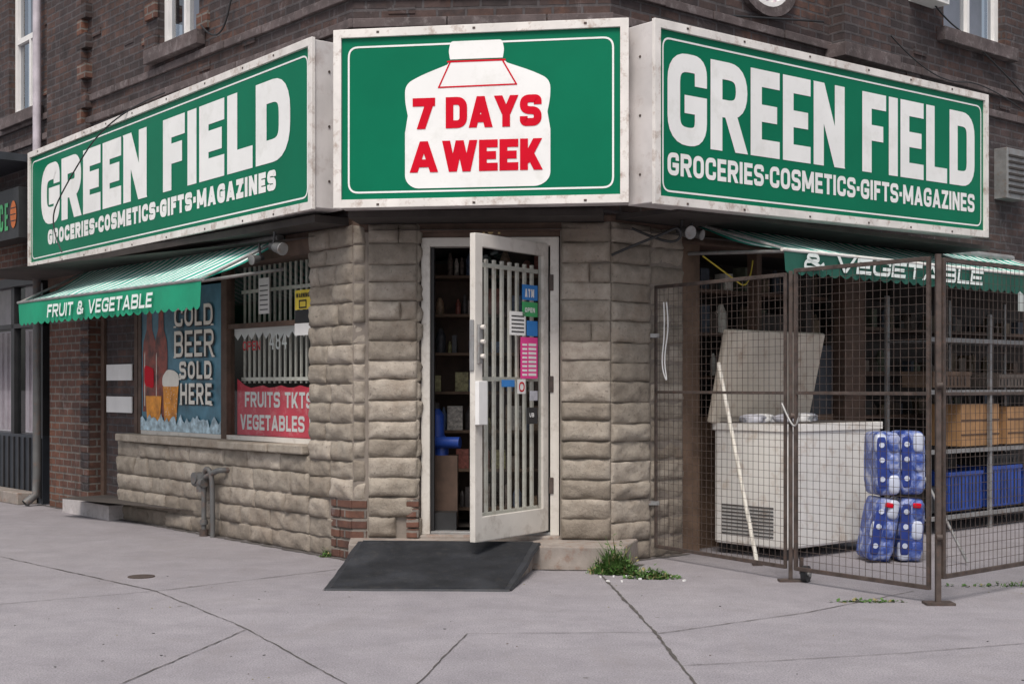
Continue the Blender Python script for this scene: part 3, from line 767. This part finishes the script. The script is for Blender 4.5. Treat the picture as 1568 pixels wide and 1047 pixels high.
# ------------------------------------------------------------------ awnings
def awning(fr,u0,u1,zw,zf,d,vh,txt,t0,tw,th,tt,lr,vm,bar):
    r=root('striped_awning'); mb=MB(); L=u1-u0; n=int(L/.066)
    for i in range(n):
        a=u0+L*i/n; b=u0+L*(i+1)/n; rows=[]
        for k in range(7):
            v=k/6; z=lambda uu:zw+(zf-zw)*v-.03*math.sin(math.pi*v)*(1+.6*math.sin(uu*3))+.012*noise.noise(Vector((uu*3,v*3,0)))
            rows.append([fr.p(a,d*v,z(a)),fr.p(b,d*v,z(b))])
        mb.grid(rows,AWW if i%2 else AWG)
    mb.build('canopy',r)
    mb=MB(); k=int(L/.13)
    wv=lambda u:d+.005+.012*math.sin(u*9)
    for i in range(k):
        a=u0+L*i/k;b=u0+L*(i+1)/k
        top=[];bot=[]
        for q in range(7):
            uu=a+(b-a)*q/6; top.append(fr.p(uu,d+.004,zf)); bot.append(fr.p(uu,wv(uu),zf-vh-.028*math.sin(math.pi*q/6)))
        mb.grid([top,bot],vm)
    mb.build('valance',r)
    mb=MB(); tf=Fr(fr.p(lr,d+.026,0),fr.U if fr is FRt else -fr.U,fr.N)
    mb.text(tf,txt,t0,zf-vh*.88,tw,th,tt,th*.16,0,AWW,slant=.2)
    mb.build('valance_lettering',r)
    mb=MB(); mb.tube(fr.p(u0-.02,d,zf),fr.p(u1+.02,d,zf),.014,bar)
    for u in(u0+.02,u1-.02): mb.tube(fr.p(u,0.01,zw-.25),fr.p(u,d,zf-.01),.014,GALV); mb.tube(fr.p(u,.01,zw),fr.p(u,d,zf),.012,GALV)
    mb.tube(fr.p(u0,.05,zw),fr.p(u1,.05,zw),.035,GALV)
    mb.build('folding_frame',r)
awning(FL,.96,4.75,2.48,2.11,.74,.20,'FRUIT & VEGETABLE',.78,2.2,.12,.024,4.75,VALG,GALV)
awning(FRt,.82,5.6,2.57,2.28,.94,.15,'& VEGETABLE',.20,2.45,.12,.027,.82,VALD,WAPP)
def flood(p,dirv,name,s=1):
    r=root(name); mb=MB(); p=Vector(p); d=Vector(dirv).normalized()
    mb.tube(p,p+d*.09*s,.035*s,DGREY,14,r1=.048*s); mb.tube(p+d*.09*s,p+d*.10*s,.05*s,GALV,14); mb.tube(p-d*.05*s,p,.028*s,BLACK,12)
    mb.tube(p-d*.02,p+Vector((0,0,.12)),.010,BLACK); mb.build('lamp_head',r)
flood(FRt.p(.45,.30,2.44),(.5,-.85,-.2),'floodlight'); flood(FL.p(.62,.30,2.36),(.7,-.6,-.2),'floodlight')
flood(FL.p(.95,.25,2.30),(-.6,-.7,-.2),'security_camera',.8)
flood(FRt.p(.62,.25,2.44),(.8,-.5,-.2),'security_camera',.8)
br_=root('hanging_bracket')
cable('iron_scroll',[FRt.p(-.05,.06,2.25),FRt.p(.05,.2,2.32),FRt.p(.2,.35,2.40),FRt.p(.3,.4,2.46),FRt.p(.35,.38,2.36),FRt.p(.25,.3,2.34),FRt.p(.1,.12,2.45)],.010,BLACK,br_)
gp=root('gas_pipe')
def pp(t,n,z): return FL.p(t+.17,n,z)
cable('riser',[pp(1.98,.10,.0),pp(1.98,.10,.30),pp(1.98,.10,.52),pp(1.9,.12,.60),pp(1.84,.10,.55),pp(1.84,.09,.3),pp(1.84,.09,.0)],.022,PIPEG,gp)
cable('branch',[pp(1.98,.10,.50),pp(1.75,.10,.58),pp(1.70,.06,.58),pp(1.70,0,.58)],.024,PIPEG,gp)
mb=MB(); mb.tube(pp(2.02,.10,.38),pp(2.02,.10,.54),.045,PIPEG,14); mb.tube(pp(2.12,.11,.46),pp(1.95,.11,.46),.04,PIPEG,14)
mb.tube(pp(1.98,.10,.1),pp(1.98,.10,.14),.035,PIPEG,12); mb.tube(pp(1.98,.10,0),pp(1.98,.10,.06),.04,RUST,12); mb.tube(pp(2.06,.16,.50),pp(2.06,.04,.50),.05,PIPEG,14)
mb.build('fittings',gp)
dsp=root('downspout')
cable('upper_pipe',[FL.p(5.98,.09,7.3),FL.p(5.98,.09,3.6),FL.p(5.98,.09,2.6)],.045,mk('downspout_paint',(.45,.41,.45),.5),dsp,smooth=False)
cable('lower_pipe',[FL.p(5.98,.09,2.6),FL.p(5.98,.09,.35),FL.p(5.98,.10,.12),FL.p(5.98,.22,.03)],.045,PIPEG,dsp,smooth=False)

nb=root('neighbour_shop'); mb=MB()
mb.box(FL,6.1,12.5,-.3,-.02,0,.75,DPAN)
for i in range(40): mb.box(FL,6.12+i*.16,6.14+i*.16,-.02,0,.06,.72,BLACK)
mb.box(FL,6.1,12.5,-.28,-.02,1.95,2.0,BLACK); mb.box(FL,6.1,12.5,-.1,.02,2.42,2.52,BLACK)
mb.box(FL,6.1,6.2,-.15,-.02,.75,2.5,BLACK); mb.box(FL,6.95,7.05,-.15,-.02,.75,2.5,BLACK); mb.box(FL,8.6,8.7,-.15,-.02,.75,2.5,BLACK)
for i in range(70): mb.box(FL,6.2+i*.09,6.29+i*.09,-.5-(.03 if i%2 else 0),-.45-(.03 if i%2 else 0),.75,1.95,CURT if i<30 and i>7 else DPAN)
mb.box(FL,6.2,12.5,-.5,-.45,1.95,2.5,CURT)
mb.box(FL,6.08,12.5,.0,.25,2.9,3.45,BLACK)
mb.box(FL,6.06,12.5,.0,.55,3.72,3.80,DPAN)
mb.box(FL,6.1,12.5,-.2,.0,2.52,2.9,BRICKR)
NF=Fr(FL.p(7.6,.255,0),-Ld,-Rd); mb.text(NF,'ICE',.86,3.0,.36,.3,.045,.05,.002,GREENS)
mb.poly(NF,[(1.38+.09*math.cos(k*.4),3.16+.15*math.sin(k*.4)) for k in range(16)],.003,mk('orange_disc',(.45,.12,.03),.6))
for k in(-.07,0,.07): mb.poly(NF,[(1.30,3.155+k),(1.46,3.155+k),(1.46,3.165+k),(1.30,3.165+k)],.005,BLACK)
mb.build('shopfront',nb)
mg=MB(); mg.face([FL.p(6.2,-.06,.75),FL.p(12.5,-.06,.75),FL.p(12.5,-.06,2.45),FL.p(6.2,-.06,2.45)],GLASS); mg.build('shopfront_glass',nb)
mb=MB(); mb.box(FL,6.2,12.5,.001,.22,0,.13,CONC); mb.build('kerb_step',nb,bevel=.01)

# ------------------------------------------------------------------ right produce bay
mb=MB()
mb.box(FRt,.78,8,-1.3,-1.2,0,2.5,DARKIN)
mb.box(FRt,.79,1.00,-.12,-.02,0,2.4,WOODB)
mb.box(FRt,1.7,1.76,-.12,-.02,0,2.4,BROWN)
mb.box(FRt,1.02,3.1,-.20,-.14,0,1.05,WOODB)
mb.box(FRt,2.9,3.2,-.14,-.02,0,2.4,BROWN); mb.box(FRt,2.35,2.42,-.13,-.02,0,2.4,DARKW)
mb.box(FRt,3.2,8,-.5,-.44,0,2.1,DARKW)
for z in(1.35,1.7,2.05): 
    mb.box(FRt,1.02,2.9,-.5,-.2,z,z+.03,BROWN); stock(mb,FRt,1.05,1.7,-.3,z+.03,.24,.8,DULL+PRODS[3:4]); stock(mb,FRt,1.8,2.9,-.3,z+.03,.24,.6,DULL)
mb.box(FRt,1.80,2.34,-.19,-.13,1.05,1.9,DARKW)
mb.box(FRt,2.45,2.88,-.19,-.13,1.05,1.65,DPAN)
for z in(1.0,1.4,1.8): mb.box(FRt,3.2,7.5,-.44,-.1,z,z+.03,BROWN); stock(mb,FRt,3.25,7.3,-.25,z+.03,.2,.4,DULL)
mb.box(FRt,0.78,8,-1.2,0,2.42,2.45,DARKIN)
mb.build('produce_bay',bld)
sv=root('metal_shelving_unit'); mb=MB()
for u in(3.35,4.35,5.35,6.3):
    for n in(.08,.5): mb.box(FRt,u,u+.035,n,n+.035,0,2.1 if n<.2 else 1.95,GALV)
for z in(.12,.70,1.22,1.68):
    mb.box(FRt,3.35,6.34,.536,.55,z,z+.04,GALV); mb.box(FRt,3.35,6.34,.12,.535,z,z+.012,GALV)
mb.build('rack',sv,bevel=.003)
bx=root('wooden_crate'); mb=MB(); mb.box(FRt,3.95,4.6,.14,.48,.75,1.13,WOODY); mb.box(FRt,4.75,5.3,.14,.48,.75,1.10,WOODY)
for z in(.85,.98): 
    mb.box(FRt,3.95,4.6,.481,.488,z,z+.012,BROWN); mb.box(FRt,4.75,5.3,.481,.488,z,z+.012,BROWN)
mb.build('crates',bx,bevel=.006)
cr=root('plastic_crate'); mb=MB()
for (u0,u1,z0_,z1_,m) in((3.75,4.30,.18,.52,BLUEP),(4.42,5.0,.18,.55,BLUEP),(5.1,5.6,.18,.5,BLUEP),(4.4,4.95,.56,.66,BLACK),(3.42,3.7,.18,.4,BLACK),(4.6,5.1,1.28,1.4,DULL[3]),(3.5,4.1,1.28,1.42,WOODB)):
    mb.box(FRt,u0,u1,.16,.48,z0_,z1_,m); mb.box(FRt,u0-.01,u1+.01,.15,.49,z1_-.03,z1_+.005,m)
    k=int((u1-u0)/.06)
    for i in range(k): mb.box(FRt,u0+.02+i*.06,u0+.03+i*.06,.48,.487,z0_+.02,z1_-.04,BLACK)
mb.build('crates',cr,bevel=.005)

fz=root('chest_freezer'); FZ=Fr((2.03,9.9,0),Rd,-Ld)
mb=MB(); mb.box(FZ,0,1.2,-.70,0,.08,1.0,WAPP); mb.build('cabinet',fz,bevel=.02)
mb=MB(); mb.box(FZ,-.01,1.21,-.71,.012,.955,1.012,WAPP); mb.box(FZ,.03,1.17,-.67,-.03,1.012,1.016,DARKIN); mb.build('rim',fz,bevel=.01)
mb=MB()
for i in range(9): mb.box(FZ,-.006,-.001,-.62,-.12,.16+i*.027,.172+i*.027,DGREY)
for n in(-.66,-.06): 
    for u in(.05,1.12): mb.box(FZ,u,u+.05,n-.03,n+.03,0,.08,BLACK)
mb.build('vents_and_feet',fz)
up=Vector((0,0,.72))+(-Ld)*.17; upn=up.normalized(); nn=Rd.cross(upn).normalized()
LD=Fr(FZ.p(-.06,-.70,1.01),Rd,nn,upn)
mb=MB(); mb.box(LD,0,1.22,-.03,.03,0,.74,LIDM); mb.build('lid',fz,bevel=.015)
mb=MB(); sgn=1 if nn.dot(Vector((0,-1,0)))>0 else -1
mb.box(LD,.05,1.17,sgn*.031,sgn*.036,.05,.69,LIDM)
mb.build('lid_liner',fz,bevel=.01)
def pillow(mb,c,rx,ry,rz,m,rot=0,tilt=0,e=.45,ns=18,am=.08):
    rows=[]
    sg=lambda x,p:math.copysign(abs(x)**p,x)
    for j in range(ns+1):
        ph=-math.pi/2+math.pi*j/ns; row=[]
        for i in range(ns*2):
            th=2*math.pi*i/(ns*2)
            x=rx*sg(math.cos(ph),e)*sg(math.cos(th),e); y=ry*sg(math.cos(ph),e)*sg(math.sin(th),e); z=rz*sg(math.sin(ph),e)
            w=1+am*noise.noise(Vector((x*14,y*14,z*14))+Vector(c))+am*.8*noise.noise(Vector((x*34,y*34,z*34))+Vector(c))
            x*=w;y*=w
            x,z=x*math.cos(tilt)-z*math.sin(tilt),x*math.sin(tilt)+z*math.cos(tilt)
            x,y=x*math.cos(rot)-y*math.sin(rot),x*math.sin(rot)+y*math.cos(rot)
            row.append((c[0]+x,c[1]+y,c[2]+z))
        rows.append(row)
    mb.grid(rows,m,closeu=True)
mb=MB()
for i in range(5):
    c=FZ.p(.15+i*.17,-.45+ru(-.05,.1),1.03); pillow(mb,tuple(c),.10,.08,.05,PAPER if i%2 else PRODS[7],am=.5,ns=10,e=.8)
mb.build('bags_on_top',fz)
lp=root('leaning_pole'); mb=MB(); mb.tube((1.777,9.69,.0),(1.557,10.1,1.47),.016,BARW,10); mb.box(W0,1.74,1.81,-9.72,-9.66,0,.02,RUST); mb.build('pole',lp)
lp2=root('broom_handle'); mb=MB(); mb.tube((3.3,9.7,.02),(3.05,9.9,.62),.012,GALV,8); mb.build('handle',lp2)

# shrink-wrapped bottle cases: rows of bottles inside a printed wrap
LABEL=mk('wrap_label',(.50,.54,.66),.3,var=.2); DBL=mk('wrap_dark_blue',(.015,.035,.20),.3,var=.3)
for k,(x,z,tl) in enumerate([(2.72,.24,-.18),(2.93,.235,-.05),(2.75,.725,.02),(2.94,.73,.0)]):
    r=root('bottle_pack'); mb=MB(); y0=9.95+.03*(k%2)
    pillow(mb,(x,y0,z),.095,.15,.235,WRAP,rot=.12,tilt=tl,e=.30,ns=24,am=.06)
    # bottle shoulders showing through the film
    for q in range(3):
        for s in(-1,1):
            cx=x+s*.045-tl*.0+math.cos(tl)*0; cz=z-.15+q*.15
            pillow(mb,(cx-(cz-z)*math.sin(tl),y0-.128,cz),.043,.035,.072,WRAP if (q+s+k)%3 else LABEL,rot=.12,tilt=tl,e=.6,ns=12,am=.05)
    pillow(mb,(x-.045*math.cos(tl),y0-.158,z+.01),.036,.008,.19,DBL,rot=.12,tilt=tl,e=.35,ns=10)
    for q in(-.11,.03,.14): mb.tube((x-.045-(q)*math.sin(tl),y0-.165,z+q),(x-.045-(q)*math.sin(tl),y0-.170,z+q),.020,LABEL,12)
    if k<2: pillow(mb,(x-.0+.04,y0-.165,z+.185),.032,.01,.018,RED,rot=.12,tilt=tl,ns=8)
    mb.build('wrapped_bottles',r)

# ------------------------------------------------------------------ cage
cg=root('wire_mesh_cage')
def panel(p0,p1,zb,zt_,step=.052,w=.012):
    p0=Vector((*p0,0));p1=Vector((*p1,0)); d=p1-p0; L=d.length; U=d.normalized(); fr=Fr(p0,U,Vector((U.y,-U.x,0)))
    mb=MB(); t=.0012; n=int(L/step)
    for i in range(1,n):
        u=L*i/n+ru(-.004,.004); u2=u+ru(-.006,.006)
        P=[fr.p(u-t,-t,zb),fr.p(u+t,-t,zb),fr.p(u2+t,-t,zt_),fr.p(u2-t,-t,zt_)]; Q=[p+fr.N*2*t for p in P]
        mb.face(P,RUST); mb.face(Q,RUST)
        for k in range(4): mb.face([P[k],P[(k+1)%4],Q[(k+1)%4],Q[k]],RUST)
    n=int((zt_-zb)/step)
    for i in range(1,n):
        z=zb+(zt_-zb)*i/n+ru(-.003,.003); mb.box(fr,0,L,t,3*t,z-t,z+t,RUST)
    mb.build('mesh_panel',cg)
    mb=MB()
    for a,b,c,e in((0,2*w,zb-.02,zt_+.02),(L-2*w,L,zb-.02,zt_+.02),(2*w,L-2*w,zb-.02,zb+.004),(2*w,L-2*w,zt_-.004,zt_+.02),(2*w,L-2*w,1.24,1.26)):
        mb.box(fr,a,b,-w,w,c,e,RUST)
    mb.build('panel_frame',cg,bevel=.002)
p0=(1.08,10.1);p2=(2.50,8.0)
panel(p0,(1.83,8.93),.10,2.03,w=.009); panel((1.87,8.86),p2,.10,2.05,w=.011); panel((2.56,7.97),(2.56+Rd.x*2.1,7.97+Rd.y*2.1),.17,2.04)
panel((2.60+Rd.x*2.1,7.97+Rd.y*2.1),(2.60+Rd.x*4.2,7.97+Rd.y*4.2),.17,2.04)
mb=MB()
mb.box(W0,1.838,1.862,-8.90,-8.88,.0,2.06,RUST); mb.box(W0,2.518,2.548,-7.975,-7.945,.0,2.08,RUST)
mb.box(W0,1.77,1.93,-8.93,-8.85,.0,.015,RUST); mb.box(W0,2.45,2.62,-8.01,-7.90,0,.015,RUST)
mb.tube((1.93,8.87,.055),(1.96,8.85,.055),.055,BLACK,18); mb.tube((1.92,8.875,.055),(1.97,8.845,.055),.02,GALV,12); mb.box(W0,1.91,1.93,-8.90,-8.86,.05,.16,RUST)
mb.box(W0,1.03,1.11,-10.13,-10.08,1.66,1.69,GALV); mb.box(W0,1.03,1.11,-10.13,-10.08,.40,.43,GALV)
for x,y,z in((2.52,7.935,.4),(2.52,7.935,1.3),(1.85,8.87,1.1)): mb.tube((x,y,z),(x+.03,y-.01,z),.02,RUST,10)
mb.build('posts_and_castors',cg)
cable('chain',[(1.80,8.93,1.18),(1.84,8.86,1.05),(1.88,8.84,1.02),(1.90,8.84,1.12)],.008,GALV,cg)
cable('hanging_cord',[(1.15,9.97,1.92),(1.17,9.96,1.75),(1.13,9.98,1.5),(1.16,9.97,1.3),(1.11,9.98,1.45),(1.14,9.97,1.7),(1.13,9.97,1.92)],.005,PAPER,cg)
def cb(pts,r=.008,m=BLACK):
    return cable('overhead_cable',pts,r,m)
cb([FL.p(2.9,.1,3.95),FL.p(3.4,.40,3.8),FL.p(4.3,.48,3.2),FL.p(4.7,.46,2.9),FL.p(4.4,.45,2.6)],.007)
cb([FL.p(1.5,.03,5.6),FL.p(1.7,.05,4.6),FL.p(2.0,.05,4.2),FL.p(2.3,.05,4.45)],.008)
cb([FRt.p(3.6,.05,5.3),FRt.p(4.1,.08,4.8),FRt.p(5.0,.06,4.6),FRt.p(6.2,.05,4.1)],.008)
cb([FRt.p(3.4,.05,4.5),FRt.p(4.1,.08,4.1),FRt.p(5.2,.06,4.3),FRt.p(6.5,.05,3.9)],.006)
cb([FD.p(.2,.03,4.5),FD.p(1.2,.05,4.05),FRt.p(.6,.05,4.15),FRt.p(2.5,.05,4.4)],.009)
cb([FRt.p(.9,.1,2.3),FRt.p(1.1,.2,2.15),FRt.p(1.4,.15,2.05),FRt.p(1.5,.1,2.3)],.006,YEL)

def weeds(c,rx,ry,h,n,name='weeds'):
    mb=MB()
    for i in range(n):
        a=ru(0,6.28); r=math.sqrt(R_()); x=c[0]+rx*r*math.cos(a)*ru(.6,1.2); y=c[1]+ry*r*math.sin(a); H=h*(1.1-r)*ru(.4,1.2)
        th=ru(0,6.28); ln=Vector((math.cos(th),math.sin(th),0)); sd=Vector((-ln.y,ln.x,0))
        base=Vector((x,y,c[2])); k=ru(.006,.014)
        m=LEAFY if R_()<.12 else LEAF
        if R_()<.5:
            p1=base+Vector((0,0,H*.6))+ln*H*.25; p2=base+Vector((0,0,H))+ln*H*.6
            mb.face([base-sd*k*.5,base+sd*k*.5,p1+sd*k*.4,p1-sd*k*.4],m); mb.face([p1-sd*k*.4,p1+sd*k*.4,p2],m)
        else:
            p=base+Vector((0,0,H*R_())); s=ru(.015,.035)
            upv=Vector((0,0,ru(-.2,.8)))
            mb.face([p,p+(ln*.5+sd*.45+upv*.5)*s,p+(ln*1.1+upv)*s,p+(ln*.5-sd*.45+upv*.5)*s],m)
    mb.build(name)
weeds((.72,9.28,0),.18,.12,.24,1300); weeds((.95,9.05,0),.18,.09,.08,500)
weeds((2.15,8.05,0),.24,.03,.02,160); weeds((3.3,8.68,0),.5,.05,.04,140)
weeds(tuple(FL.p(.28,.06,.0)),.04,.05,.10,80)
mb=MB()
for i in range(14):
    x=ru(.55,1.15);y=ru(8.85,9.2); s=ru(.01,.03); a=ru(0,3); mb.box(Fr((x,y,0),(math.cos(a),math.sin(a),0),(-math.sin(a),math.cos(a),0)),0,s,0,s*.6,.001,.012,PAPER)
for i in range(110):
    x=ru(-4,4);y=ru(4.5,9.3); s=ru(.005,.014); a=ru(0,3); mb.box(Fr((x,y,0),(math.cos(a),math.sin(a),0),(-math.sin(a),math.cos(a),0)),0,s,0,s*.6,.001,.003,random.choice([LEAFY,BROWN,BLACK,DGREY]))
mb.build('litter')
mb=MB(); mb.tube((-2.52,9.1,.0),(-2.52,9.1,.006),.09,RUST,20); mb.build('utility_cover')

# ------------------------------------------------------------------ light
w=bpy.data.worlds.new('World'); scene.world=w; w.use_nodes=True; t=w.node_tree
bg=t.nodes['Background']; sk=t.nodes.new('ShaderNodeTexSky'); sk.sky_type='NISHITA'; sk.sun_disc=False
el=math.radians(56); az=math.radians(192)
sk.sun_elevation=el; sk.sun_rotation=az; sk.dust_density=3; sk.air_density=1; sk.ozone_density=1
hs=t.nodes.new('ShaderNodeHueSaturation'); hs.inputs['Saturation'].default_value=.4
t.links.new(sk.outputs[0],hs.inputs['Color']); t.links.new(hs.outputs[0],bg.inputs[0]); bg.inputs[1].default_value=.135
su=bpy.data.lights.new('sun','SUN'); su.energy=2.8; su.angle=math.radians(24); su.color=(1,.93,.845)
so=bpy.data.objects.new('sun',su); COL.objects.link(so)
d=Vector((math.sin(az)*math.cos(el),math.cos(az)*math.cos(el),math.sin(el)))
so.rotation_euler=d.to_track_quat('Z','Y').to_euler()
cm=bpy.data.cameras.new('camera'); cm.lens=36*2050/1568; cm.sensor_width=36; cm.shift_y=66.5/1568; cm.clip_end=1000
co=bpy.data.objects.new('camera',cm); COL.objects.link(co); co.location=(0,0,1.3); co.rotation_euler=(math.pi/2,0,0); scene.camera=co
scene.view_settings.view_transform='Standard'
